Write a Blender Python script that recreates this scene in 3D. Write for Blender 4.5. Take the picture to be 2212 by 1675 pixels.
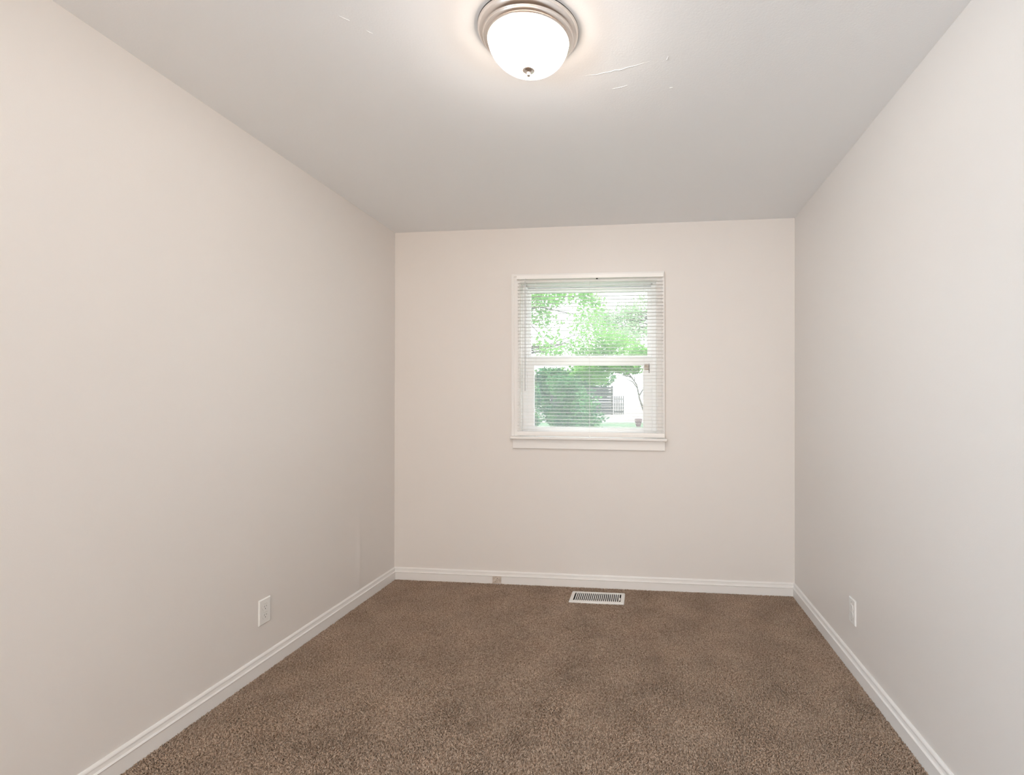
import bpy, bmesh, math
import numpy as np
from mathutils import Vector, Matrix

sc = bpy.context.scene
for o in list(bpy.data.objects):
    bpy.data.objects.remove(o)
C = sc.collection
rng = np.random.default_rng(7)

# ------------------------------------------------------------------ camera
W, H, YF = 2.7106, 2.44, -7.40          # room width, height, front wall
IMG_W, IMG_H = 2212, 1675
F, YAW, PITCH, ROLL = 1105.23, 0.113697, 0.00705920, 0.00204566
PPX, PPY = 160.96, 24.675               # principal point off the frame centre (cropped photo)
CAM = Vector((1.751427, -3.435921, 1.247265))
cd = bpy.data.cameras.new('camera')
cd.sensor_fit = 'HORIZONTAL'
cd.sensor_width = 36.0
cd.lens = F / IMG_W * 36.0
cd.shift_x = -PPX / IMG_W
cd.shift_y = PPY / IMG_W
cd.clip_start = 0.02
cd.clip_end = 500
cam = bpy.data.objects.new('camera', cd)
fwd = Vector((-math.sin(YAW) * math.cos(PITCH), math.cos(YAW) * math.cos(PITCH), math.sin(PITCH)))
right = Vector((math.cos(YAW), math.sin(YAW), 0))
down = -right.cross(fwd)
rr = right * math.cos(ROLL) + down * math.sin(ROLL)
dd = -right * math.sin(ROLL) + down * math.cos(ROLL)
m = Matrix((rr, -dd, -fwd)).transposed().to_4x4()
m.translation = CAM
cam.matrix_world = m
C.objects.link(cam)
sc.camera = cam

def at(u, v, Y):
    """point on the plane y = Y seen at pixel (u, v)"""
    d = rr * ((u - 1106 - PPX) / F) + dd * ((v - 837.5 - PPY) / F) + fwd
    return CAM + d * ((Y - CAM.y) / d.y)

# ------------------------------------------------------------------ world, sun, lights, exposure
w = bpy.data.worlds.new('sky')
sc.world = w
w.use_nodes = True
bg = w.node_tree.nodes['Background']
bg.inputs['Color'].default_value = (0.93, 0.97, 1.0, 1)
bg.inputs['Strength'].default_value = 3.4

sun = bpy.data.lights.new('sun', 'SUN')
sun.energy = 2.0
sun.angle = math.radians(3)
sun.color = (1.0, 0.96, 0.88)
so = bpy.data.objects.new('sun', sun)
so.rotation_euler = Vector((-0.62, 0.0, -0.78)).to_track_quat('-Z', 'Y').to_euler()
so.location = (30, 10, 40)
C.objects.link(so)

al = bpy.data.lights.new('warm_fill', 'AREA')     # warm fill added to brighten the room, outside the made-up glass door
al.shape = 'RECTANGLE'
al.size, al.size_y = 1.5, 1.9
al.energy = 62
al.color = (1.0, 0.74, 0.50)
ao = bpy.data.objects.new('warm_fill', al)
ao.location = (1.72, YF - 0.16, 1.05)
ao.rotation_euler = (math.radians(90), 0, 0)     # shines towards +y
C.objects.link(ao)
al2 = bpy.data.lights.new('cool_fill', 'AREA')   # bluish fill added for the right wall, outside the made-up side window
al2.shape = 'RECTANGLE'
al2.size, al2.size_y = 1.1, 1.1
al2.energy = 60
al2.color = (0.42, 0.74, 1.0)
ao2 = bpy.data.objects.new('cool_fill', al2)
ao2.location = (-0.17, -4.6, 1.4)
ao2.rotation_euler = (math.radians(90), 0, math.radians(-90))   # shines towards +x
C.objects.link(ao2)
LAMP_STRENGTH = 10.5
BULB_ENERGY = 27.0
LAMP_COLOR = (1.0, 0.82, 0.68, 1)

sc.view_settings.view_transform = 'Standard'
sc.view_settings.look = 'None'
sc.view_settings.exposure = 0.0
sc.view_settings.gamma = 1.0
sc.view_settings.use_curve_mapping = False
sc.cycles.diffuse_bounces = 6

# ------------------------------------------------------------------ materials
def mat(name, col, rough=0.5, metal=0.0, bump=None, var=None, spec=0.5, coat=0.0):
    """principled; bump = (scale, strength, distance); var = (scale, second colour, lo, hi)"""
    m = bpy.data.materials.new(name)
    m.use_nodes = True
    nt = m.node_tree
    b = nt.nodes['Principled BSDF']
    b.inputs['Base Color'].default_value = (*col, 1)
    b.inputs['Roughness'].default_value = rough
    b.inputs['Metallic'].default_value = metal
    b.inputs['Specular IOR Level'].default_value = spec
    b.inputs['Coat Weight'].default_value = coat
    tc = nt.nodes.new('ShaderNodeTexCoord')
    if var:
        n = nt.nodes.new('ShaderNodeTexNoise')
        n.inputs['Scale'].default_value = var[0]
        n.inputs['Detail'].default_value = 4
        r = nt.nodes.new('ShaderNodeMapRange')
        r.inputs[1].default_value, r.inputs[2].default_value = var[2], var[3]
        mx = nt.nodes.new('ShaderNodeMix')
        mx.data_type = 'RGBA'
        mx.inputs[6].default_value = (*col, 1)
        mx.inputs[7].default_value = (*var[1], 1)
        nt.links.new(tc.outputs['Object'], n.inputs['Vector'])
        nt.links.new(n.outputs['Fac'], r.inputs[0])
        nt.links.new(r.outputs[0], mx.inputs[0])
        nt.links.new(mx.outputs[2], b.inputs['Base Color'])
    if bump:
        n = nt.nodes.new('ShaderNodeTexNoise')
        n.inputs['Scale'].default_value = bump[0]
        n.inputs['Detail'].default_value = 3
        bp = nt.nodes.new('ShaderNodeBump')
        bp.inputs['Strength'].default_value = bump[1]
        bp.inputs['Distance'].default_value = bump[2]
        nt.links.new(tc.outputs['Object'], n.inputs['Vector'])
        nt.links.new(n.outputs['Fac'], bp.inputs['Height'])
        nt.links.new(bp.outputs['Normal'], b.inputs['Normal'])
    return m

M_WALL = mat('wall_paint', (0.785, 0.747, 0.715), 0.42, bump=(260, 0.10, 0.002), spec=0.35)
M_CEIL = mat('ceiling_paint', (0.90, 0.915, 0.93), 0.6, bump=(150, 0.22, 0.002), spec=0.3)
M_TRIM = mat('white_trim_paint', (0.84, 0.82, 0.80), 0.35, bump=(60, 0.04, 0.002))
M_VINYL = mat('white_vinyl', (0.93, 0.935, 0.94), 0.35, bump=(80, 0.02, 0.001))
M_BLIND = mat('white_blind_enamel', (0.92, 0.90, 0.875), 0.35, bump=(90, 0.02, 0.001))
M_CORD = mat('white_cord', (0.82, 0.82, 0.80), 0.8, bump=(900, 0.2, 0.0005))
M_WAND = mat('grey_clear_wand', (0.55, 0.56, 0.57), 0.2, var=(30, (0.62, 0.63, 0.64), 0.3, 0.7))
M_PLATE = mat('white_plastic', (0.85, 0.84, 0.82), 0.3, bump=(120, 0.02, 0.001))
M_DARK = mat('dark_slot', (0.03, 0.028, 0.026), 0.7, var=(80, (0.05, 0.045, 0.04), 0.4, 0.7))
M_SCREW = mat('painted_screw', (0.45, 0.44, 0.42), 0.4, metal=0.5, bump=(300, 0.1, 0.0005))
M_VENT = mat('white_enamelled_steel', (0.84, 0.82, 0.79), 0.35, bump=(70, 0.03, 0.001))
M_DUCT = mat('grey_duct_metal', (0.10, 0.10, 0.10), 0.55, metal=0.3, var=(20, (0.16, 0.155, 0.15), 0.4, 0.7))
M_NICKEL = mat('brushed_nickel', (0.84, 0.785, 0.745), 0.27, metal=1.0, bump=(300, 0.03, 0.0005))
M_PATCH = mat('dull_beige_filler', (0.50, 0.42, 0.35), 0.7, var=(60, (0.66, 0.59, 0.53), 0.4, 0.65), bump=(120, 0.3, 0.002))

def carpet_mat():
    m = bpy.data.materials.new('brown_carpet')
    m.use_nodes = True
    nt = m.node_tree
    b = nt.nodes['Principled BSDF']
    b.inputs['Roughness'].default_value = 0.9
    b.inputs['Specular IOR Level'].default_value = 0.15
    b.inputs['Sheen Weight'].default_value = 0.25
    b.inputs['Sheen Roughness'].default_value = 0.5
    b.inputs['Sheen Tint'].default_value = (0.75, 0.68, 0.62, 1)
    tc = nt.nodes.new('ShaderNodeTexCoord')
    n = nt.nodes.new('ShaderNodeTexNoise')
    n.inputs['Scale'].default_value = 130
    n.inputs['Detail'].default_value = 2
    cr = nt.nodes.new('ShaderNodeValToRGB')
    cr.color_ramp.elements[0].position = 0.32
    cr.color_ramp.elements[0].color = (0.25, 0.160, 0.103, 1)
    cr.color_ramp.elements[1].position = 0.68
    cr.color_ramp.elements[1].color = (0.66, 0.505, 0.39, 1)
    nt.links.new(tc.outputs['Object'], n.inputs['Vector'])
    nt.links.new(n.outputs['Fac'], cr.inputs['Fac'])
    n2 = nt.nodes.new('ShaderNodeTexNoise')          # worn and brushed patches
    n2.inputs['Scale'].default_value = 4.5
    n2.inputs['Detail'].default_value = 3
    r2 = nt.nodes.new('ShaderNodeMapRange')
    r2.inputs[1].default_value, r2.inputs[2].default_value = 0.36, 0.66
    r2.inputs[3].default_value, r2.inputs[4].default_value = 0.98, 1.17
    vm = nt.nodes.new('ShaderNodeVectorMath')
    vm.operation = 'SCALE'
    nt.links.new(tc.outputs['Object'], n2.inputs['Vector'])
    nt.links.new(n2.outputs['Fac'], r2.inputs[0])
    nt.links.new(cr.outputs['Color'], vm.inputs[0])
    nt.links.new(r2.outputs[0], vm.inputs['Scale'])
    nt.links.new(vm.outputs[0], b.inputs['Base Color'])
    return m
M_CARPET = carpet_mat()

def glow_mat():
    """lit frosted glass: glows, and lets part of the bulb's light straight through"""
    m = bpy.data.materials.new('lit_frosted_glass')
    m.use_nodes = True
    nt = m.node_tree
    nt.nodes.remove(nt.nodes['Principled BSDF'])
    out = nt.nodes['Material Output']
    em = nt.nodes.new('ShaderNodeEmission')
    em.inputs['Color'].default_value = LAMP_COLOR
    tr = nt.nodes.new('ShaderNodeBsdfTransparent')
    tr.inputs['Color'].default_value = (0.6, 0.6, 0.6, 1)
    ad = nt.nodes.new('ShaderNodeAddShader')
    n = nt.nodes.new('ShaderNodeTexNoise')
    n.inputs['Scale'].default_value = 14
    r = nt.nodes.new('ShaderNodeMapRange')
    r.inputs[3].default_value, r.inputs[4].default_value = LAMP_STRENGTH * 0.92, LAMP_STRENGTH * 1.08
    nt.links.new(n.outputs['Fac'], r.inputs[0])
    nt.links.new(r.outputs[0], em.inputs['Strength'])
    nt.links.new(em.outputs[0], ad.inputs[0])
    nt.links.new(tr.outputs[0], ad.inputs[1])
    nt.links.new(ad.outputs[0], out.inputs['Surface'])
    return m
M_GLOW = glow_mat()

def glass_mat(name, veil):
    """clear pane with washed-out haze put in as a translucent veil (insect screen on the lower sash)"""
    m = bpy.data.materials.new(name)
    m.use_nodes = True
    nt = m.node_tree
    nt.nodes.remove(nt.nodes['Principled BSDF'])
    out = nt.nodes['Material Output']
    tr = nt.nodes.new('ShaderNodeBsdfTransparent')
    tl = nt.nodes.new('ShaderNodeBsdfTranslucent')
    tl.inputs['Color'].default_value = (0.9, 0.93, 0.93, 1)
    gl = nt.nodes.new('ShaderNodeBsdfGlossy')
    gl.inputs['Roughness'].default_value = 0.03
    n = nt.nodes.new('ShaderNodeTexNoise')
    n.inputs['Scale'].default_value = 5
    r = nt.nodes.new('ShaderNodeMapRange')
    r.inputs[3].default_value, r.inputs[4].default_value = veil * 0.85, veil * 1.15
    m1 = nt.nodes.new('ShaderNodeMixShader')
    m2 = nt.nodes.new('ShaderNodeMixShader')
    m2.inputs[0].default_value = 0.004
    nt.links.new(n.outputs['Fac'], r.inputs[0])
    nt.links.new(r.outputs[0], m1.inputs[0])
    nt.links.new(tr.outputs[0], m1.inputs[1])
    nt.links.new(tl.outputs[0], m1.inputs[2])
    nt.links.new(m1.outputs[0], m2.inputs[1])
    nt.links.new(gl.outputs[0], m2.inputs[2])
    nt.links.new(m2.outputs[0], out.inputs['Surface'])
    return m
M_GLASS = glass_mat('veiled_window_glass', 0.08)
M_SCREENED = glass_mat('screened_window_glass', 0.085)

def leaf_mat(name, c1, c2, trans=0.45):
    m = bpy.data.materials.new(name)
    m.use_nodes = True
    nt = m.node_tree
    nt.nodes.remove(nt.nodes['Principled BSDF'])
    out = nt.nodes['Material Output']
    tc = nt.nodes.new('ShaderNodeTexCoord')
    n = nt.nodes.new('ShaderNodeTexNoise')
    n.inputs['Scale'].default_value = 3.5
    n.inputs['Detail'].default_value = 3
    cr = nt.nodes.new('ShaderNodeValToRGB')
    cr.color_ramp.elements[0].position = 0.35
    cr.color_ramp.elements[0].color = (*c1, 1)
    cr.color_ramp.elements[1].position = 0.65
    cr.color_ramp.elements[1].color = (*c2, 1)
    df = nt.nodes.new('ShaderNodeBsdfDiffuse')
    tl = nt.nodes.new('ShaderNodeBsdfTranslucent')
    mx = nt.nodes.new('ShaderNodeMixShader')
    mx.inputs[0].default_value = trans
    nt.links.new(tc.outputs['Object'], n.inputs['Vector'])
    nt.links.new(n.outputs['Fac'], cr.inputs['Fac'])
    nt.links.new(cr.outputs['Color'], df.inputs['Color'])
    nt.links.new(cr.outputs['Color'], tl.inputs['Color'])
    nt.links.new(df.outputs[0], mx.inputs[1])
    nt.links.new(tl.outputs[0], mx.inputs[2])
    nt.links.new(mx.outputs[0], out.inputs['Surface'])
    return m
M_LEAF_BRIGHT = leaf_mat('bright_green_leaves', (0.15, 0.38, 0.08), (0.30, 0.52, 0.15))
M_LEAF_PALE = leaf_mat('pale_green_leaves', (0.36, 0.54, 0.30), (0.50, 0.62, 0.42))
M_LEAF_DARK = leaf_mat('dark_green_leaves', (0.040, 0.135, 0.075), (0.15, 0.34, 0.12), 0.3)
M_BARK = mat('grey_brown_bark', (0.08, 0.065, 0.055), 0.9, bump=(25, 0.6, 0.02), var=(9, (0.13, 0.11, 0.095), 0.4, 0.7))
M_GRASS = mat('lawn_grass', (0.07, 0.14, 0.075), 0.95, bump=(60, 0.5, 0.03), var=(3.0, (0.12, 0.20, 0.11), 0.35, 0.65))
M_GRAVEL = mat('pale_gravel', (0.30, 0.285, 0.27), 0.95, bump=(40, 0.6, 0.02), var=(7.0, (0.17, 0.155, 0.15), 0.5, 0.75))
M_FENCE = mat('weathered_grey_wood', (0.040, 0.039, 0.043), 0.85, bump=(30, 0.3, 0.01), var=(5, (0.075, 0.072, 0.075), 0.4, 0.7))
M_POT = mat('plum_brown_glaze', (0.11, 0.045, 0.06), 0.4, bump=(30, 0.1, 0.004), var=(6, (0.15, 0.07, 0.08), 0.4, 0.7))
M_SOIL = mat('dark_soil', (0.06, 0.045, 0.035), 0.95, bump=(60, 0.8, 0.01))

# ------------------------------------------------------------------ helpers
def link(name, me, mats, parent=None):
    o = bpy.data.objects.new(name, me)
    for mm in (mats if isinstance(mats, (list, tuple)) else [mats]):
        me.materials.append(mm)
    C.objects.link(o)
    if parent:
        o.parent = parent
    return o

def obj(name, bm, mats, parent=None, smooth=False, warp=None):
    if warp:
        for v in bm.verts:
            v.co = warp(v.co)
    bmesh.ops.recalc_face_normals(bm, faces=bm.faces[:])
    me = bpy.data.meshes.new(name)
    if smooth:
        for f in bm.faces:
            f.smooth = True
    bm.to_mesh(me)
    bm.free()
    return link(name, me, mats, parent)

def tag(o, label, cat, group=None):
    o['label'], o['category'] = label, cat
    if group:
        o['group'] = group
    return o

def struct(o, label=None):
    o['kind'] = 'structure'
    if label:
        o['label'] = label
    return o

def thing(name, loc, label, cat, rz=0.0, group=None):
    o = bpy.data.objects.new(name, None)
    o.empty_display_size = 0.1
    o.location = loc
    o.rotation_euler = (0, 0, rz)
    C.objects.link(o)
    return tag(o, label, cat, group)

def box(bm, x0, x1, y0, y1, z0, z1, bevel=0.0, seg=2):
    b2 = bmesh.new()
    vs = [b2.verts.new(c) for c in ((x0, y0, z0), (x1, y0, z0), (x1, y1, z0), (x0, y1, z0),
                                    (x0, y0, z1), (x1, y0, z1), (x1, y1, z1), (x0, y1, z1))]
    for f in ((0, 3, 2, 1), (4, 5, 6, 7), (0, 1, 5, 4), (1, 2, 6, 5), (2, 3, 7, 6), (3, 0, 4, 7)):
        b2.faces.new([vs[i] for i in f])
    if bevel > 0:
        bmesh.ops.bevel(b2, geom=b2.edges[:], offset=bevel, segments=seg, affect='EDGES', profile=0.5)
    merge(bm, b2)

def merge(bm, b2):
    idx = {}
    for v in b2.verts:
        idx[v] = bm.verts.new(v.co)
    for f in b2.faces:
        nf = bm.faces.new([idx[v] for v in f.verts])
        nf.smooth = f.smooth
    b2.free()

def prism(bm, prof, p0, p1, up=(0, 0, 1), out=(0, -1, 0)):
    """sweep the profile [(out, up)...] from p0 to p1"""
    up, out = Vector(up), Vector(out)
    rings = []
    for p in (p0, p1):
        rings.append([bm.verts.new(Vector(p) + out * a + up * b) for a, b in prof])
    n = len(prof)
    for i in range(n):
        j = (i + 1) % n
        bm.faces.new((rings[0][i], rings[0][j], rings[1][j], rings[1][i]))
    bm.faces.new(rings[0][::-1])
    bm.faces.new(rings[1])

def lathe(bm, prof, seg=64, centre=(0, 0, 0)):
    cx, cy, cz = centre
    rings = []
    for r, z in prof:
        if r < 1e-6:
            rings.append([bm.verts.new((cx, cy, cz + z))])
        else:
            rings.append([bm.verts.new((cx + r * math.cos(2 * math.pi * k / seg), cy + r * math.sin(2 * math.pi * k / seg), cz + z)) for k in range(seg)])
    for a, b in zip(rings, rings[1:]):
        for k in range(seg):
            k2 = (k + 1) % seg
            if len(a) == 1 and len(b) == 1:
                continue
            if len(a) == 1:
                bm.faces.new((a[0], b[k], b[k2]))
            elif len(b) == 1:
                bm.faces.new((a[k], a[k2], b[0]))
            else:
                bm.faces.new((a[k], a[k2], b[k2], b[k]))

def tube(bm, pts, rad, seg=8):
    pts = [Vector(p) for p in pts]
    rads = rad if isinstance(rad, (list, tuple)) else [rad] * len(pts)
    rings = []
    for i, p in enumerate(pts):
        t = (pts[min(i + 1, len(pts) - 1)] - pts[max(i - 1, 0)]).normalized()
        a = t.orthogonal().normalized() if i == 0 else (a - t * a.dot(t)).normalized()
        b = t.cross(a)
        rings.append([bm.verts.new(p + (a * math.cos(2 * math.pi * k / seg) + b * math.sin(2 * math.pi * k / seg)) * rads[i]) for k in range(seg)])
    for r0, r1 in zip(rings, rings[1:]):
        for k in range(seg):
            bm.faces.new((r0[k], r0[(k + 1) % seg], r1[(k + 1) % seg], r1[k]))
    bm.faces.new(rings[0][::-1])
    bm.faces.new(rings[-1])

def mesh_np(name, verts, faces):
    """verts (n,3), faces (m,k) all of one size"""
    me = bpy.data.meshes.new(name)
    n, (mf, k) = len(verts), faces.shape
    me.vertices.add(n)
    me.vertices.foreach_set('co', np.ascontiguousarray(verts, dtype=np.float32).ravel())
    me.loops.add(mf * k)
    me.loops.foreach_set('vertex_index', np.ascontiguousarray(faces, dtype=np.int32).ravel())
    me.polygons.add(mf)
    me.polygons.foreach_set('loop_start', np.arange(0, mf * k, k, dtype=np.int32))
    me.update(calc_edges=True)
    return me

# the old house is a little out of square: bilinear lean of walls, floor and ceiling
def lean_np(P):
    x, z = P[..., 0] / W, P[..., 2] / H
    Q = P.copy()
    Q[..., 0] += (1 - x) * ((1 - z) * -0.006 + z * -0.002) + x * ((1 - z) * -0.004 + z * 0.0075)
    Q[..., 2] += z * (1 - x) * 0.011 - (1 - z) * x * 0.010
    return Q

def lean(v):
    return Vector(lean_np(np.array(v[:], dtype=float)))

# ------------------------------------------------------------------ room shell
TH = 0.14
def grid_wall(name, xs, zs, hole, thick, to3, material):
    """inner face grid (xs, zs) minus the hole, given thickness through to3(x, z, depth)"""
    bm = bmesh.new()
    vv = {}
    def V(i, j, k):
        if (i, j, k) not in vv:
            vv[(i, j, k)] = bm.verts.new(to3(xs[i], zs[j], thick * k))
        return vv[(i, j, k)]
    def solid(i, j):
        if not (0 <= i < len(xs) - 1 and 0 <= j < len(zs) - 1):
            return False
        if hole is None:
            return True
        cx, cz = (xs[i] + xs[i + 1]) / 2, (zs[j] + zs[j + 1]) / 2
        return not (hole[0] < cx < hole[1] and hole[2] < cz < hole[3])
    for i in range(len(xs) - 1):
        for j in range(len(zs) - 1):
            if not solid(i, j):
                continue
            for k in (0, 1):
                bm.faces.new((V(i, j, k), V(i + 1, j, k), V(i + 1, j + 1, k), V(i, j + 1, k)))
            for (a, b, c) in (((i, j), (i + 1, j), (i, j - 1)), ((i, j + 1), (i + 1, j + 1), (i, j + 1)),
                              ((i, j), (i, j + 1), (i - 1, j)), ((i + 1, j), (i + 1, j + 1), (i + 1, j))):
                if not solid(*c):
                    bm.faces.new((V(*a, 0), V(*b, 0), V(*b, 1), V(*a, 1)))
    return struct(obj(name, bm, material, smooth=False, warp=lean))

HOLE_B = (0.900, 1.834, 1.000, 2.066)    # window in the back wall
HOLE_F = (0.20, 2.50, 0.06, 2.03)        # opening for the added patio door, unseen behind the camera
grid_wall('wall_back', [-TH, 0, HOLE_B[0], HOLE_B[1], W, W + TH], [-0.02, HOLE_B[2], HOLE_B[3], H + 0.02], HOLE_B, TH,
          lambda x, z, d: (x, d, z), M_WALL)
grid_wall('wall_front', [-TH, 0, HOLE_F[0], HOLE_F[1], W, W + TH], [-0.02, HOLE_F[2], HOLE_F[3], H + 0.02], HOLE_F, TH,
          lambda x, z, d: (x, YF - d, z), M_WALL)
grid_wall('wall_right', [YF, 0], [-0.02, H + 0.02], None, TH, lambda y, z, d: (W + d, y, z), M_WALL)

def bulge(y, z):                          # taped drywall bulge low on the left wall near the corner
    s = max(0.0, min(1.0, (0.66 - z) / 0.42))
    s = s * s * (3 - 2 * s) * max(0.0, min(1.0, (z - 0.05) / 0.16))
    return 0.0068 * s * math.exp(-((y + 0.450) / 0.024) ** 2)
HOLE_L = (-5.2, -4.0, 0.8, 2.0)             # opening for the added side window, unseen behind the camera
ys = [YF, -5.2, -4.0] + [-0.62 + 0.008 * k for k in range(45)] + [0.0]
zs = [-0.02] + [0.02 + 0.03 * k for k in range(24)] + [0.8, 2.0, H + 0.02]
wl = grid_wall('wall_left', ys, zs, HOLE_L, TH, lambda y, z, d: ((bulge(y, z) if d == 0 else -d), y, z), M_WALL)
for f in wl.data.polygons:
    f.use_smooth = abs(f.normal.x) > 0.9 and f.center.y > -0.62 and f.center.y < -0.28 and f.center.x > -0.05 and 0.02 < f.center.z < 0.7

# ceiling with the raised tape seams that show beside the lamp
bm = bmesh.new()
box(bm, -TH, W + TH, YF - TH, TH, H, H + 0.12)
def seam(pts, w, h):
    n = len(pts)
    L = [bm.verts.new((p[0], p[1] - w, H + 0.0008)) for p in pts]
    T = [bm.verts.new((p[0], p[1], H - h * math.sin(math.pi * (i + 0.35) / n))) for i, p in enumerate(pts)]
    R = [bm.verts.new((p[0], p[1] + w * 3.0, H + 0.0008)) for p in pts]
    for i in range(n - 1):
        for a, b in ((L, T), (T, R)):
            bm.faces.new((a[i], a[i + 1], b[i + 1], b[i]))
seam([(1.522, -1.581), (1.552, -1.585), (1.575, -1.584), (1.603, -1.593), (1.628, -1.596), (1.642, -1.603), (1.665, -1.603),
      (1.69, -1.614), (1.715, -1.619), (1.74, -1.628), (1.766, -1.634)], 0.0025, 0.0016)
seam([(1.626, -1.493), (1.645, -1.497), (1.665, -1.502), (1.685, -1.509)], 0.0022, 0.0013)
seam([(1.825, -1.636), (1.827, -1.643), (1.830, -1.655)], 0.0022, 0.0018)
seam([(1.842, -1.473), (1.848, -1.477), (1.855, -1.477)], 0.0022, 0.0018)
seam([(0.812, -1.956), (0.823, -1.944), (0.834, -1.933)], 0.0018, 0.0012)
seam([(0.862, -1.888), (0.868, -1.880), (0.876, -1.872)], 0.0018, 0.0012)
struct(obj('ceiling', bm, M_CEIL, warp=lean))

# floor: carpet backing with a hole for the duct, and its pile
VX, VY = 1.453, -0.191                    # floor register centre
DX, DY = 0.155, 0.070                     # half size of the duct
def carpet():
    xs = [-TH, VX - DX, VX + DX, W + TH]
    ysf = [YF - TH, VY - DY, VY + DY, TH]
    V, Fq = [], []
    for i in range(3):
        for j in range(3):
            if i == 1 and j == 1:
                continue
            b = len(V)
            V += [(xs[i], ysf[j], 0), (xs[i + 1], ysf[j], 0), (xs[i + 1], ysf[j + 1], 0), (xs[i], ysf[j + 1], 0)]
            Fq += [(b, b + 1, b + 2), (b, b + 2, b + 3)]
    V, Fq = np.array(V, float), np.array(Fq)
    def tufts(x0, x1, y0, y1, step, rad, hgt):
        gx, gy = np.meshgrid(np.arange(x0, x1, step), np.arange(y0, y1, step))
        n = gx.size
        x = gx.ravel() + rng.uniform(-.5, .5, n) * step
        y = gy.ravel() + rng.uniform(-.5, .5, n) * step
        k = (np.abs(x - VX) > DX + 0.004) | (np.abs(y - VY) > DY + 0.004)
        k &= ~((np.abs(x - VX) < 0.170) & (np.abs(y - VY) < 0.086))
        x, y = x[k], y[k]
        n = len(x)
        # brushed patches: the pile leans one way or another over 10 - 30 cm
        def fld(s, ph):
            r = np.random.default_rng(ph)
            v = np.zeros(n)
            for _ in range(14):
                a = r.uniform(0, 2 * np.pi)
                fr = s * r.uniform(0.5, 1.9)
                v += np.sin(fr * (x * np.cos(a) + y * np.sin(a)) + r.uniform(0, 6.28))
            return v / 3.0
        lx = 0.16 * fld(16, 3) + 0.12 * fld(45, 5) + rng.normal(0, 0.42, n)
        ly = 0.20 * fld(14, 4) + 0.14 * fld(40, 6) + rng.normal(0, 0.42, n)
        h = hgt * rng.uniform(0.80, 1.12, n)
        a0 = rng.uniform(0, 2 * np.pi, n)
        r_ = rad * rng.uniform(0.8, 1.2, n)
        P = np.zeros((n, 7, 3))
        for q in range(3):
            a = a0 + q * 2 * np.pi / 3
            P[:, q, 0], P[:, q, 1] = x + r_ * .8 * np.cos(a), y + r_ * .8 * np.sin(a)
            a = a + 0.7
            P[:, 3 + q, 0] = x + lx * h * .5 + r_ * 1.15 * np.cos(a)
            P[:, 3 + q, 1] = y + ly * h * .5 + r_ * 1.15 * np.sin(a)
            P[:, 3 + q, 2] = h * 0.62
        P[:, 6, 0], P[:, 6, 1], P[:, 6, 2] = x + lx * h * 1.15, y + ly * h * 1.15, h
        P[:, :, 0] = np.clip(P[:, :, 0], 0.004, W - 0.004)
        P[:, :, 1] = np.clip(P[:, :, 1], YF + 0.01, -0.004)
        T = []
        for q in range(3):
            q2 = (q + 1) % 3
            T += [(q, q2, 3 + q2), (q, 3 + q2, 3 + q), (3 + q, 3 + q2, 6)]
        T = np.array(T)
        return P.reshape(-1, 3), (np.arange(n)[:, None, None] * 7 + T[None]).reshape(-1, 3)
    for a in ((0.012, W - 0.012, -2.60, -0.012, 0.0042, 0.0020, 0.0115),
              (0.012, W - 0.012, -3.6, -2.60, 0.0085, 0.0042, 0.0115)):
        p, f = tufts(*a)
        Fq = np.concatenate([Fq, f + len(V)])
        V = np.concatenate([V, p])
    me = mesh_np('floor', lean_np(V), Fq)
    return struct(link('floor', me, M_CARPET), 'brown cut-pile carpet wall to wall')
carpet()

# baseboards: flat face, bead, cove and small cap
BB = [(0, 0.0), (0.0145, 0.0), (0.0145, 0.0575), (0.0152, 0.0590), (0.0168, 0.0600), (0.0176, 0.0615), (0.0172, 0.0632), (0.0155, 0.0645),
      (0.0118, 0.0650), (0.0102, 0.0662), (0.0098, 0.0700), (0.0092, 0.0755), (0.0090, 0.0790), (0.0098, 0.0815), (0.0098, 0.0835), (0.0085, 0.0870),
      (0.0058, 0.0905), (0.0028, 0.0924), (0, 0.0924)]
def baseboard(name, p0, p1, out):
    bm = bmesh.new()
    prism(bm, BB, p0, p1, out=out)
    bmesh.ops.subdivide_edges(bm, edges=[e for e in bm.edges if e.calc_length() > 1], cuts=8)
    return struct(obj(name, bm, M_TRIM, warp=lean))
bbk = baseboard('baseboard_back', (0, 0, 0), (W, 0, 0), (0, -1, 0))
baseboard('baseboard_left', (0, YF, 0), (0, 0, 0), (1, 0, 0))
baseboard('baseboard_right', (W, YF, 0), (W, 0, 0), (-1, 0, 0))
baseboard('baseboard_front', (0, YF, 0), (W, YF, 0), (0, 1, 0))

# ------------------------------------------------------------------ window in the back wall
XC = 1.3635
def shear(v):                              # the window hangs a little lower on its right side
    return Vector((v.x, v.y, v.z - 0.0106 * (v.x - XC)))
win = bpy.data.objects.new('window_1', None)
C.objects.link(win)
struct(win, 'white double-hung window in the back wall')

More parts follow.
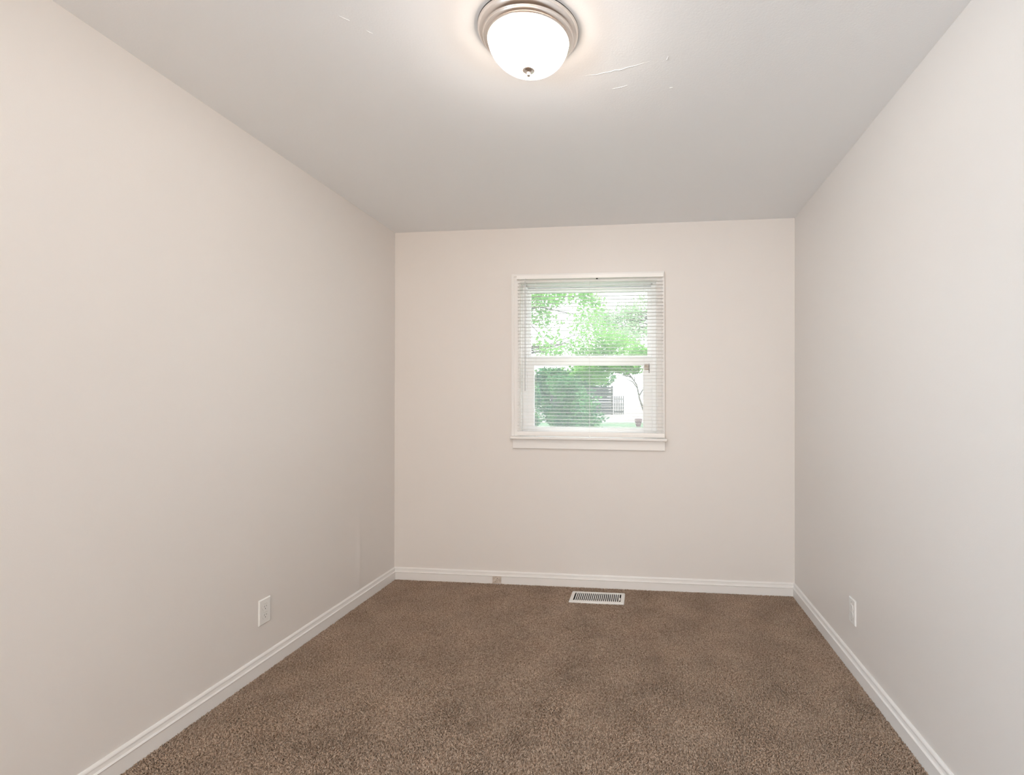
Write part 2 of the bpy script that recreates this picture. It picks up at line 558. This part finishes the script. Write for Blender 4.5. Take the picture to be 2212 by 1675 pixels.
CX0, CX1, CZ = 0.844, 1.883, 2.1215        # casing outside
IX0, IX1, IZ = 0.899, 1.835, 2.066         # casing inside
ST = 1.013                                  # stool top
def wobj(name, bm, material, parent=win, smooth=False):
    return obj(name, bm, material, parent, smooth, warp=shear)
bm = bmesh.new()
box(bm, CX0, CX0 + 0.019, -0.021, 0, ST, CZ, 0.0025)
box(bm, CX0 + 0.017, IX0, -0.014, 0, ST, IZ + 0.036, 0.002)
wobj('casing', bm, M_TRIM)
bm = bmesh.new()
box(bm, CX1 - 0.019, CX1, -0.021, 0, ST, CZ, 0.0025)
box(bm, IX1, CX1 - 0.017, -0.014, 0, ST, IZ + 0.036, 0.002)
wobj('casing', bm, M_TRIM)
bm = bmesh.new()
box(bm, CX0 + 0.0005, CX1 - 0.0005, -0.0215, 0, CZ - 0.019, CZ + 0.0005, 0.0025)
box(bm, CX0 + 0.018, CX1 - 0.018, -0.0145, 0, IZ, CZ - 0.017, 0.002)
wobj('head_casing', bm, M_TRIM)
bm = bmesh.new()
box(bm, 0.840, 1.898, -0.052, 0.0, 0.995, ST, 0.006, 3)
box(bm, IX0 + 0.002, IX1 - 0.002, -0.004, 0.05, 0.997, ST - 0.0005, 0.001)
wobj('stool', bm, M_TRIM)
bm = bmesh.new()
box(bm, 0.851, 1.884, -0.017, 0.0, 0.930, 0.9955, 0.004, 2)
wobj('apron', bm, M_TRIM)
bm = bmesh.new()                            # jamb boards lining the opening
box(bm, IX0 - 0.0, IX0 + 0.008, -0.002, 0.138, 1.006, IZ)
box(bm, IX1 - 0.008, IX1, -0.002, 0.138, 1.006, IZ)
box(bm, IX0 + 0.008, IX1 - 0.008, -0.002, 0.138, IZ - 0.008, IZ)
wobj('jamb', bm, M_TRIM)
bm = bmesh.new()                            # vinyl master frame with parting ridges
fx0, fx1, fz0, fz1 = IX0 + 0.008, IX1 - 0.008, 1.004, IZ - 0.008
for x0, x1 in ((fx0, fx0 + 0.024), (fx1 - 0.024, fx1)):
    box(bm, x0, x1, 0.050, 0.135, fz0, fz1, 0.001, 1)
for x0, x1 in ((fx0 + 0.024, fx0 + 0.032), (fx1 - 0.032, fx1 - 0.024)):
    box(bm, x0, x1, 0.050, 0.056, fz0, fz1, 0.001, 1)
    box(bm, x0, x1, 0.083, 0.088, fz0, fz1, 0.001, 1)
    box(bm, x0, x1, 0.124, 0.135, fz0, fz1, 0.001, 1)
box(bm, fx0 + 0.024, fx1 - 0.024, 0.050, 0.135, fz1 - 0.010, fz1, 0.001, 1)
box(bm, fx0 + 0.024, fx1 - 0.024, 0.050, 0.135, fz0, fz0 + 0.022, 0.001, 1)
wobj('vinyl_frame', bm, M_VINYL)

def sash(name, x0, x1, z0, z1, gx0, gx1, gz0, gz1, y0, y1, gmat):
    bm = bmesh.new()
    box(bm, x0, gx0, y0, y1, z0, z1, 0.002)
    box(bm, gx1, x1, y0, y1, z0, z1, 0.002)
    box(bm, gx0 - .001, gx1 + .001, y0, y1, z0, gz0, 0.002)
    box(bm, gx0 - .001, gx1 + .001, y0, y1, gz1, z1, 0.002)
    s = wobj(name, bm, M_VINYL)
    yb = (y0 + y1) / 2
    b2 = bmesh.new()                        # glazing bead stepping in to the pane
    for a in ((gx0 - .002, gx0 + .007, gz0 - .002, gz1 + .002), (gx1 - .007, gx1 + .002, gz0 - .002, gz1 + .002),
              (gx0 + .005, gx1 - .005, gz0 - .002, gz0 + .006), (gx0 + .005, gx1 - .005, gz1 - .006, gz1 + .002)):
        box(b2, a[0], a[1], yb - .007, yb + .007, a[2], a[3], 0.001, 1)
    wobj('glazing_bead', b2, M_VINYL, s)
    b3 = bmesh.new()
    box(b3, gx0 - 0.003, gx1 + 0.003, yb - 0.002, yb + 0.002, gz0 - 0.003, gz1 + 0.003)
    g = wobj('glass_pane', b3, gmat, s)
    return s
sash('upper_sash', fx0 + 0.020, fx1 - 0.020, 1.520, 2.046, 0.9475, 1.7755, 1.568, 2.0235, 0.090, 0.122, M_GLASS)
low = sash('lower_sash', fx0 + 0.026, fx1 - 0.026, fz0 + 0.018, 1.556, 0.979, 1.745, 1.070, 1.507, 0.057, 0.083, M_SCREENED)
bm = bmesh.new()                            # tilt latch slot on the right stile
box(bm, 1.778, 1.782, 0.0545, 0.060, 1.452, 1.514)
wobj('latch_slot', bm, M_DARK, low)
bm = bmesh.new()
box(bm, 1.748, 1.776, 0.0535, 0.060, 1.470, 1.512, 0.002)
wobj('tilt_latch', bm, M_PATCH, low)
bm = bmesh.new()
box(bm, 1.33, 1.39, 0.062, 0.080, 1.5555, 1.568, 0.004)
box(bm, 1.345, 1.362, 0.052, 0.070, 1.560, 1.567, 0.002)
wobj('sash_lock', bm, M_VINYL, low)

# ------------------------------------------------------------------ mini blind on the casing
blind = thing('window_blind', (XC, -0.036, 1.013), 'white horizontal mini blind lowered open over the double-hung window', 'blind')
def bobj(name, bm, material, parent=blind, smooth=False):
    def wp(v):
        s = shear(v)
        return s - Vector(blind.location)
    return obj(name, bm, material, parent, smooth, warp=wp)
BY0, BY1 = -0.0485, -0.0235
bm = bmesh.new()
box(bm, 0.889, 1.874, BY0, BY1, 2.079, 2.1045, 0.0015)
box(bm, 0.8885, 0.891, BY0 - .001, BY1, 2.0785, 2.105, 0.0005, 1)
box(bm, 1.872, 1.8745, BY0 - .001, BY1, 2.0785, 2.105, 0.0005, 1)
head = bobj('headrail', bm, M_BLIND)
bm = bmesh.new()
box(bm, 1.429, 1.441, BY0 + .004, BY1 - .006, 2.074, 2.0795, 0.001)
bobj('cord_lock', bm, M_DARK, head)
bm = bmesh.new()
prism(bm, [(0.004, -.0155), (0.0, -.0135), (-.001, 0.0), (0.0, 0.0135), (0.004, .0155), (.012, .0155), (.012, -.0155)],
      (0.891, -0.0455, 1.0345), (1.877, -0.0455, 1.0345), out=(0, 1, 0))
rail = bobj('bottom_rail', bm, M_BLIND)
for cx in (1.019, 1.384, 1.746):
    bm = bmesh.new()
    lathe(bm, [(0, -.004), (.004, -.004), (.006, -.002), (.006, .003), (0, .004)], 16, (cx, -0.0455, 1.0205))
    bobj('cord_button', bm, M_BLIND, rail)
PITCH_S = 0.0230
nS = 44
Z0 = 1.0630
bm = bmesh.new()
for i in range(nS):
    z = Z0 + i * PITCH_S
    n = 6
    top, bot = [], []
    for xx in (0.893, 1.873):
        r0, r1 = [], []
        for k in range(n + 1):
            t = k / n * 2 - 1
            y = -0.036 + t * 0.0125
            c = 0.0016 * (1 - t * t)
            r0.append(bm.verts.new((xx, y, z + c + 0.0003)))
            r1.append(bm.verts.new((xx, y, z + c - 0.0002)))
        top.append(r0)
        bot.append(r1)
    for k in range(n):
        bm.faces.new((top[0][k], top[0][k + 1], top[1][k + 1], top[1][k])).smooth = True
        bm.faces.new((bot[0][k], bot[1][k], bot[1][k + 1], bot[0][k + 1])).smooth = True
        for e in (0, 1):
            bm.faces.new((top[e][k], bot[e][k], bot[e][k + 1], top[e][k + 1]))
    for k in (0, n):
        bm.faces.new((top[0][k], top[1][k], bot[1][k], bot[0][k]))
bobj('slats', bm, M_BLIND)
for cx in (1.019, 1.384, 1.746):
    bm = bmesh.new()
    for yy in (-0.0495, -0.0225):
        tube(bm, [(cx, yy, 1.045), (cx, yy, 2.080)], 0.0006, 5)
    for i in range(nS):
        tube(bm, [(cx, -0.0495, Z0 + i * PITCH_S - .0008), (cx, -0.0225, Z0 + i * PITCH_S - .0008)], 0.0004, 4)
    bobj('ladder_cord', bm, M_CORD)
bm = bmesh.new()
tube(bm, [(0.949, -0.056, 1.323), (0.949, -0.056, 1.34), (0.9492, -0.0555, 2.06)], [0.0034, 0.0030, 0.0028], 6)
tube(bm, [(0.9492, -0.0555, 2.055), (0.9495, -0.053, 2.075), (0.9495, -0.047, 2.083)], 0.0016, 6)
bobj('tilt_wand', bm, M_WAND)

# ------------------------------------------------------------------ added glass door, unseen behind the camera (opening for the warm fill)
w2 = bpy.data.objects.new('added_door', None)
C.objects.link(w2)
struct(w2, 'added plain white glass patio door, unseen behind the camera')
a0, a1, b0, b1 = HOLE_F
bm = bmesh.new()
for q in ((a0, a0 + .05, b0, b1), (a1 - .05, a1, b0, b1), (a0 + .05, a1 - .05, b0, b0 + .05), (a0 + .05, a1 - .05, b1 - .05, b1)):
    box(bm, q[0], q[1], YF - 0.10, YF - 0.03, q[2], q[3], 0.003)
obj('vinyl_frame', bm, M_VINYL, w2, warp=lean)
bm = bmesh.new()
for q in ((a0 - .06, a0, b0 - .06, b1 + .06), (a1, a1 + .06, b0 - .06, b1 + .06), (a0, a1, b0 - .06, b0), (a0, a1, b1, b1 + .06)):
    box(bm, q[0], q[1], YF, YF + 0.016, q[2], q[3], 0.003)
obj('casing', bm, M_TRIM, w2, warp=lean)
bm = bmesh.new()
box(bm, a0 + .045, a1 - .045, YF - .067, YF - .063, b0 + .045, b1 - .045)
obj('glass_pane', bm, M_GLASS, w2, warp=lean)

w3 = bpy.data.objects.new('added_window', None)  # added side window, unseen: opening for the bluish fill
C.objects.link(w3)
struct(w3, 'added plain white side window, unseen behind the camera')
a0, a1, b0, b1 = HOLE_L
bm = bmesh.new()
for q in ((a0, a0 + .05, b0, b1), (a1 - .05, a1, b0, b1), (a0 + .05, a1 - .05, b0, b0 + .05), (a0 + .05, a1 - .05, b1 - .05, b1)):
    box(bm, -0.10, -0.03, q[0], q[1], q[2], q[3], 0.003)
obj('vinyl_frame', bm, M_VINYL, w3, warp=lean)
bm = bmesh.new()
for q in ((a0 - .06, a0, b0 - .06, b1 + .06), (a1, a1 + .06, b0 - .06, b1 + .06), (a0, a1, b0 - .06, b0), (a0, a1, b1, b1 + .06)):
    box(bm, 0.0, 0.016, q[0], q[1], q[2], q[3], 0.003)
obj('casing', bm, M_TRIM, w3, warp=lean)
bm = bmesh.new()
box(bm, -.067, -.063, a0 + .045, a1 - .045, b0 + .045, b1 - .045)
obj('glass_pane', bm, M_GLASS, w3, warp=lean)

# ------------------------------------------------------------------ ceiling light
LX, LY = 1.379, -1.826
lt = thing('ceiling_light', lean((LX, LY, H)), 'round flush-mount light with lit white glass dome and brushed nickel rim on ceiling', 'ceiling light')
bm = bmesh.new()
lathe(bm, [(0.150, -0.002), (0.1590, -0.0022), (0.1614, -0.0032), (0.1618, -0.0050), (0.1606, -0.0066), (0.1600, -0.0082), (0.1597, -0.0105),
           (0.1582, -0.0145), (0.1556, -0.0186), (0.1520, -0.0215), (0.1486, -0.0230), (0.1464, -0.0236), (0.1445, -0.0252), (0.1452, -0.0270),
           (0.1448, -0.0300), (0.1425, -0.0330), (0.1390, -0.0352), (0.1355, -0.0365), (0.1330, -0.0370), (0.1325, -0.0385), (0.1312, -0.0395), (0.1290, -0.0390),
           (0.1270, -0.0350), (0.1270, -0.010)], 128)
obj('metal_pan', bm, M_NICKEL, lt, smooth=True)
bm = bmesh.new()
lathe(bm, [(0.140, 0.0012), (0.1612, 0.0012), (0.1614, -0.0034), (0.1590, -0.0036), (0.140, -0.0036)], 128)
obj('dark_recess_ring', bm, M_DARK, lt, smooth=False)  # dark ring put in for the shaded recess between pan and ceiling
bm = bmesh.new()
prof = [(0.1285, -0.0330)]
for k in range(25):
    t = k / 24 * math.pi / 2
    prof.append((0.1290 * math.cos(t) ** 0.92, -0.0370 - 0.0905 * math.sin(t) ** 1.10))
prof[-1] = (0.0, -0.1275)
lathe(bm, prof, 96)
obj('glass_dome', bm, M_GLOW, lt, smooth=True)
bm = bmesh.new()
lathe(bm, [(0, -0.1262), (0.0185, -0.1262), (0.0200, -0.1272), (0.0195, -0.1290), (0.0150, -0.1310), (0.0085, -0.1325), (0.0060, -0.1345), (0.0052, -0.1375),
           (0.0056, -0.1395), (0.0062, -0.1415), (0.0060, -0.1440), (0.0042, -0.1462), (0, -0.1468)], 40)
obj('finial', bm, M_NICKEL, lt, smooth=True)

bl = bpy.data.lights.new('bulb', 'POINT')
bl.energy = BULB_ENERGY
bl.color = (1.0, 0.985, 0.97)
bl.shadow_soft_size = 0.035
bo = bpy.data.objects.new('bulb', bl)
bo.location = (0, 0, -0.046)
bo.parent = lt
C.objects.link(bo)

# ------------------------------------------------------------------ wall outlets
def cover_plate(parent):
    bm = bmesh.new()
    w_, h_, d_ = 0.0358, 0.0582, 0.0062
    b = [(-w_, 0, -h_), (w_, 0, -h_), (w_, 0, h_), (-w_, 0, h_)]
    e = 0.0035
    L0 = [bm.verts.new(p) for p in b]
    L1 = [bm.verts.new((p[0], -0.0028, p[2])) for p in b]
    L2 = [bm.verts.new((p[0] * (1 - e / w_), -d_, p[2] * (1 - e / h_))) for p in b]
    for A, B in ((L0, L1), (L1, L2)):
        for i in range(4):
            bm.faces.new((A[i], A[(i + 1) % 4], B[(i + 1) % 4], B[i]))
    bm.faces.new(L2)
    bm.faces.new(L0[::-1])
    return obj('cover_plate', bm, M_PLATE, parent)

def disc_y(bm, pts, y0, y1):
    A = [bm.verts.new((x, y0, z)) for x, z in pts]
    B = [bm.verts.new((x, y1, z)) for x, z in pts]
    for i in range(len(pts)):
        j = (i + 1) % len(pts)
        bm.faces.new((A[i], A[j], B[j], B[i]))
    bm.faces.new(B)
    bm.faces.new(A[::-1])

def circ(cx, cz, r, n=20):
    return [(cx + r * math.cos(2 * math.pi * k / n), cz + r * math.sin(2 * math.pi * k / n)) for k in range(n)]

def socket_outline(cz, s=1.0):
    pts = []
    for k in range(40):
        a = 2 * math.pi * k / 40
        x, z = 0.0172 * math.cos(a), 0.0172 * math.sin(a)
        pts.append((x * s, cz + max(-0.0142, min(0.0142, z)) * s))
    return pts

def socket(parent, cz, holes, proud):
    bm = bmesh.new()
    disc_y(bm, socket_outline(cz), -0.0058, -0.0062 - proud)
    s = obj('socket_face', bm, M_PLATE, parent)
    if holes:
        y0, y1 = -0.0060 - proud, -0.00635 - proud
        bm = bmesh.new()
        disc_y(bm, socket_outline(cz, 1.05), -0.0058, -0.0064)
        obj('socket_gap', bm, M_SCREW, s)
        for x0, hh in ((-0.0064, 0.0042), (0.0064, 0.0034)):
            bm = bmesh.new()
            box(bm, x0 - .0009, x0 + .0009, y1, y0, cz + .003 - hh, cz + .003 + hh)
            obj('slot', bm, M_DARK, s)
        bm = bmesh.new()
        disc_y(bm, circ(0, cz - 0.0078, 0.0022), y0, y1)
        obj('ground_hole', bm, M_DARK, s)
    return s

def screw(parent, cz, material, r=0.0028):
    bm = bmesh.new()
    disc_y(bm, circ(0, cz, r), -0.0060, -0.0068)
    obj('screw', bm, material, parent)

o1 = thing('power_outlet', lean((0.0, -1.243, 0.283)), 'white duplex power outlet with dark slots low on the left wall', 'power outlet', math.radians(90))
cover_plate(o1)
socket(o1, 0.0195, True, 0.0012)
socket(o1, -0.0195, True, 0.0012)
screw(o1, 0.0, M_PLATE)
o2 = thing('power_outlet', lean((W, -0.931, 0.286)), 'white outlet plate low on the right wall with screws above and below', 'power outlet', math.radians(-90))
cover_plate(o2)
socket(o2, 0.0160, False, 0.0022)
socket(o2, -0.0160, False, 0.0022)
screw(o2, 0.042, M_SCREW, 0.0024)
screw(o2, -0.042, M_SCREW, 0.0024)

# ------------------------------------------------------------------ floor register
reg = thing('floor_register', lean((VX, VY, 0.0)), 'white slotted metal floor register in the carpet by the back wall', 'floor vent')
bm = bmesh.new()
RX, RY = 0.1725, 0.0890
SX, SY = 0.1490, 0.0625
zt = 0.0165
def ring_frame(bm, outer, inner):
    """loops of (x, y, z) from outside to inside, all with the same count"""
    loops = [[bm.verts.new(p) for p in lp] for lp in outer]
    for A, B in zip(loops, loops[1:]):
        n = len(A)
        for i in range(n):
            bm.faces.new((A[i], A[(i + 1) % n], B[(i + 1) % n], B[i]))
def rrect(hx, hy, r, z, n=5):
    pts = []
    for cx, cy, a0 in ((hx - r, hy - r, 0), (-hx + r, hy - r, 90), (-hx + r, -hy + r, 180), (hx - r, -hy + r, 270)):
        for k in range(n + 1):
            a = math.radians(a0 + 90 * k / n)
            pts.append((cx + r * math.cos(a), cy + r * math.sin(a), z))
    return pts
ring_frame(bm, [rrect(RX, RY, 0.008, 0.002), rrect(RX, RY, 0.008, zt - 0.0045), rrect(RX - 0.0025, RY - 0.0025, 0.0065, zt - 0.001), rrect(RX - 0.006, RY - 0.006, 0.005, zt),
                rrect(SX, SY, 0.001, zt), rrect(SX, SY, 0.001, zt - 0.004)], None)
face = obj('faceplate', bm, M_VENT, reg)
bm = bmesh.new()
pit = 2 * SX / 24
for k in range(1, 24):
    x = -SX + k * pit
    bw = 0.0031
    box(bm, x - bw, x + bw, -SY - 0.001, SY + 0.001, zt - 0.0040, zt - 0.0002, 0.0008, 1)
obj('louver_grille', bm, M_VENT, reg)
bm = bmesh.new()
ring_frame(bm, [rrect(DX - .002, DY - .002, 0.001, 0.011), rrect(DX - .002, DY - .002, 0.001, -0.12)], None)
box(bm, -DX, DX, -DY, DY, -0.125, -0.12)
for k in range(12):
    x = -SX + (2 * k + 1) * pit
    box(bm, x - 0.0006, x + 0.0006, -SY, SY, -0.045, -0.010)
obj('duct_box', bm, M_DUCT, reg)
bm = bmesh.new()
box(bm, SX - pit * .8, SX - pit * .25, -0.030, 0.008, zt - 0.008, zt - 0.003, 0.001, 1)
obj('damper_lever', bm, M_VENT, reg)

# ------------------------------------------------------------------ filled-over block on the back baseboard
jk = thing('cable_block', lean((0.746, -0.0155, 0.012)), 'small dull filler-coated block with two dark holes on the back baseboard', 'wall block')
bm = bmesh.new()
box(bm, -0.031, 0.031, -0.004, 0.001, 0.0, 0.050, 0.002)
obj('block_body', bm, M_PATCH, jk)
bm = bmesh.new()
disc_y(bm, circ(0.015, 0.020, 0.0125, 24), -0.0035, -0.0055)
obj('round_filler', bm, M_PATCH, jk)
for x, z, r in ((-0.010, 0.014, 0.0022), (0.005, 0.036, 0.0026)):
    bm = bmesh.new()
    disc_y(bm, circ(x, z, r, 12), -0.0038, -0.0046)
    obj('screw_hole', bm, M_DARK, jk)

# ------------------------------------------------------------------ outdoors
def gz(y):
    """ground height: falls away at the house, rises gently towards the drive"""
    return float(np.interp(y, [0, 3, 22, 24.5, 28, 34, 50, 120], [-0.45, -0.42, 0.02, 0.16, 0.36, 0.62, 0.92, 1.1]))

def ground(name, y0, y1, n, x0, x1, material, dz=0.0, label=None):
    yy = np.linspace(y0, y1, n)
    bm = bmesh.new()
    rows = [[bm.verts.new((x, y, gz(y) + dz + 0.02 * math.sin(x * 1.3 + y) * (0 if y in (y0, y1) else 1))) for x in np.linspace(x0, x1, 24)] for y in yy]
    for r0, r1 in zip(rows, rows[1:]):
        for k in range(23):
            bm.faces.new((r0[k], r0[k + 1], r1[k + 1], r1[k]))
    return struct(obj(name, bm, material, smooth=True), label)
ground('lawn', TH + 0.02, 24.5, 40, -30, 30, M_GRASS, 0, 'grass yard outside the window')
ground('gravel_drive', 24.5, 120, 60, -60, 60, M_GRAVEL, 0.0, 'pale gravel beyond the lawn')

def leaves(centres, size, n):
    """n leaves scattered in ellipsoid clusters [(x,y,z,rx,ry,rz)], each a folded pointed blade of 4 triangles"""
    cs = np.array(centres, float)
    vol = cs[:, 3] * cs[:, 4] * cs[:, 5]
    idx = rng.choice(len(cs), n, p=vol ** 0.75 / (vol ** 0.75).sum())
    d = rng.normal(size=(n, 3))
    d /= np.linalg.norm(d, axis=1)[:, None]
    r = rng.uniform(0.15, 1.0, n) ** 0.55
    p = cs[idx, :3] + d * r[:, None] * cs[idx, 3:6]
    s = size * rng.uniform(0.6, 1.25, n)
    nz = rng.normal(size=(n, 3)) + np.array([0, 0, 1.1])
    nz /= np.linalg.norm(nz, axis=1)[:, None]
    t = np.cross(nz, rng.normal(size=(n, 3)))
    t /= np.linalg.norm(t, axis=1)[:, None]
    b = np.cross(nz, t)
    S = s[:, None]
    P = np.stack([p - t * S * .5, p + b * S * .30 + nz * S * .10 - t * S * .05, p + t * S * .55 - nz * S * .12, p - b * S * .30 + nz * S * .10 - t * S * .05, p], 1)
    T = np.array([(0, 4, 1), (1, 4, 2), (2, 4, 3), (3, 4, 0)])
    return P.reshape(-1, 3), (np.arange(n)[:, None, None] * 5 + T[None]).reshape(-1, 3)

def clusters(c, r, n, cr):
    out = []
    for _ in range(n):
        d = rng.normal(size=3)
        d /= np.linalg.norm(d)
        q = np.array(c) + d * rng.uniform(0.2, 1.0) * np.array(r)
        k = cr * rng.uniform(0.7, 1.3)
        out.append((*q, k, k, k * 0.6))
    return out

def tree(name, base, trunk_pts, r0, cl, leaf, n, lm, label, cat):
    root = thing(name, base, label, cat)
    B = Vector(base)
    bm = bmesh.new()
    k = len(trunk_pts)
    tp = [Vector(p) - B for p in trunk_pts]
    tube(bm, tp, [r0 * (1 - 0.7 * i / max(1, k - 1)) for i in range(k)], 10)
    top = tp[-1]
    for j, c in enumerate(cl):
        if j % 3 == 0:
            e = Vector(c[:3]) - B
            s = tp[max(1, k - 2)].lerp(top, 0.2 + 0.8 * ((j * 0.37) % 1))
            mid = s.lerp(e, 0.55) + Vector((0, 0, 0.12 * (e - s).length))
            tube(bm, [s, mid, e], [r0 * .17, r0 * .10, r0 * .03], 6)
    obj('trunk', bm, M_BARK, root, smooth=True)
    V, Fc = leaves(cl, leaf, n)
    me = mesh_np('foliage', V - np.array(B), Fc)
    link('foliage', me, lm, root)
    return root

# big leafy tree hanging into the upper left of the view
b = (-2.6, 8.2, gz(8.2))
cl = clusters((-0.9, 8.0, 3.5), (1.7, 1.1, 1.0), 26, 0.42) + clusters((0.5, 8.3, 3.6), (0.5, 0.5, 0.5), 5, 0.30)
tree('leafy_tree', b, [b, (-2.5, 8.2, 1.6), (-2.1, 8.1, 2.9), (-1.6, 8.0, 3.6)], 0.16, cl, 0.105, 2500, M_LEAF_BRIGHT,
     'bright green leafy tree seen at upper left through the upper sash', 'tree')
# tree in the middle, lower part of the upper sash
b = (-3.3, 13.5, gz(13.5))
cl = clusters((0.0, 13.4, 3.0), (2.2, 1.2, 0.75), 30, 0.5)
tree('spreading_tree', b, [b, (-3.1, 13.5, 1.5), (-2.7, 13.45, 2.6), (-1.9, 13.4, 3.2)], 0.11, cl, 0.12, 3300, M_LEAF_BRIGHT,
     'spreading green tree showing just above the window meeting rail', 'tree')
# pale tree at upper right, further off
b = (3.4, 27.0, gz(27.0))
cl = clusters((0.9, 27, 6.2), (3.8, 2.2, 2.4), 40, 0.9)
tree('pale_tree', b, [b, (3.5, 27, 3.0), (3.3, 27, 4.8), (2.9, 27, 6.4)], 0.20, cl, 0.20, 5000, M_LEAF_PALE,
     'pale washed-out tree filling the upper right of the upper sash', 'tree')
# slender tree at the right of the lower sash with bare curving stems
b = (1.95, 11.2, gz(11.2))
cl = clusters((0.9, 11.2, 2.30), (1.0, 0.6, 0.22), 26, 0.24) + clusters((1.9, 11.2, 2.6), (0.5, 0.5, 0.3), 6, 0.3) + clusters((0.15, 11.2, 2.12), (0.75, 0.4, 0.30), 16, 0.22)
st_ = tree('slender_tree', b, [b, (1.86, 11.2, 0.5), (1.74, 11.2, 0.95), (1.60, 11.2, 1.35), (1.52, 11.2, 1.75), (1.25, 11.2, 2.15)], 0.045, cl, 0.10, 4600, M_LEAF_BRIGHT,
           'slender tree with bare curving stems at the right of the lower sash', 'tree')
bm = bmesh.new()
for pts in ([(1.58, 11.2, 1.42), (1.70, 11.2, 1.62), (1.86, 11.2, 1.72)], [(1.54, 11.2, 1.66), (1.40, 11.2, 1.84), (1.22, 11.2, 1.92)]):
    tube(bm, [Vector(p) - Vector(b) for p in pts], [0.022, 0.016, 0.008], 6)
obj('branch', bm, M_BARK, st_, smooth=True)
# dark shrubs at the lower left
for (x, y, rx, ry, zt_, n, nm, lab) in (
        (-1.75, 10.2, 0.70, 0.5, 2.25, 7000, 'dense_shrub', 'dark dense shrub at the far left of the lower sash'),
        (-0.62, 12.2, 0.66, 0.5, 2.45, 7000, 'dense_shrub', 'dark green shrub in the left half of the lower sash, left of the fence'),
        (0.22, 10.5, 0.26, 0.3, 1.45, 1500, 'dense_shrub', 'small green shrub just left of the grey fence outside')):
    g0 = gz(y)
    cl = clusters((x, y, (g0 + zt_) / 2 + 0.1), (rx, ry, (zt_ - g0) / 2), 26, 0.34) + clusters((x, y, g0 + 1.0), (rx * 1.15, ry, 0.42), 12, 0.32)
    tree(nm, (x, y, g0), [(x, y, g0), (x + .03, y, g0 + .5), (x - .02, y, g0 + 1.2)], 0.05, cl, 0.10, n, M_LEAF_DARK, lab, 'shrub')
# tall hedge beyond the drive, behind the fence
b = (-4.6, 33.0, gz(33.0))
cl = clusters((-4.6, 33.0, 2.3), (4.3, 0.8, 1.7), 70, 0.75)
tree('tall_hedge', b, [b, (-4.7, 33, 1.2), (-4.8, 33, 2.2)], 0.12, cl, 0.26, 14000, M_LEAF_DARK,
     'tall dark hedge behind the fence and shrubs outside', 'hedge')

# grey wooden fence with open pickets at its right end
FY = 30.0
p0, p1 = at(1262, 893, FY), at(1322, 893, FY)
top = at(1300, 836, FY).z
fx_0, fx_1 = p0.x - 2.2, p1.x
fg = gz(FY)
fn = thing('wooden_fence', ((fx_0 + fx_1) / 2, FY, fg), 'dark grey board fence seen low in the window behind the shrubs', 'fence')
fcx = (fx_0 + fx_1) / 2
bm = bmesh.new()
nb = 11
hh = top - fg
for k in range(nb):
    z0 = 0.03 + (hh - 0.03) * k / nb
    box(bm, fx_0 - fcx, fx_1 - fcx, -0.02, 0.02, z0, z0 + (hh - 0.03) / nb - 0.015, 0.004, 1)
obj('board_panel', bm, M_FENCE, fn)
for x in (fx_0, (fx_0 + fx_1) / 2, fx_1):
    bm = bmesh.new()
    box(bm, x - fcx - .06, x - fcx + .06, 0.02, 0.14, -0.1, hh + 0.06, 0.01)
    obj('post', bm, M_FENCE, fn)
q0, q1 = at(1325, 893, FY), at(1347, 893, FY)
qt = at(1330, 856, FY).z
pk = thing('picket_fence', ((q0.x + q1.x) / 2, FY, fg), 'low grey picket section at the right end of the board fence', 'fence')
pcx = (q0.x + q1.x) / 2
x = q0.x + 0.07
while x < q1.x:
    bm = bmesh.new()
    box(bm, x - pcx - .035, x - pcx + .035, -0.012, 0.012, 0.03, qt - fg, 0.004, 1)
    obj('picket', bm, M_FENCE, pk)
    x += 0.115
for z in (0.15, (qt - fg) * 0.8):
    bm = bmesh.new()
    box(bm, q0.x + 0.02 - pcx, q1.x - pcx, 0.012, 0.05, z, z + 0.08, 0.004, 1)
    obj('rail', bm, M_FENCE, pk)

# plum-coloured pot on the lawn
PY = 22.0
pb = at(1379, 921, PY)
pw = at(1387, 910, PY).x - at(1371, 910, PY).x
ph = at(1379, 905, PY).z - pb.z
pot = thing('flower_pot', (pb.x, PY, gz(PY)), 'plum-brown flower pot with a wide rim on the lawn, lower right of the window', 'flower pot')
base = pb.z - gz(PY)
bm = bmesh.new()
R_ = pw / 2
lathe(bm, [(0, base - .03), (R_ * .55, base - .03), (R_ * .58, base), (R_ * .72, base + ph * .2), (R_ * .88, base + ph * .5), (R_ * .90, base + ph * .58), (R_ * 1.0, base + ph * .60),
           (R_ * 1.0, base + ph * .98), (R_ * .97, base + ph), (R_ * .90, base + ph), (R_ * .88, base + ph * .9), (R_ * .80, base + ph * .55), (0, base + ph * .5)], 40)
obj('pot_body', bm, M_POT, pot, smooth=False)
bm = bmesh.new()
lathe(bm, [(0, base + ph * .88), (R_ * .5, base + ph * .87), (R_ * .87, base + ph * .84), (R_ * .86, base + ph * .80), (0, base + ph * .80)], 32)
obj('soil', bm, M_SOIL, pot)
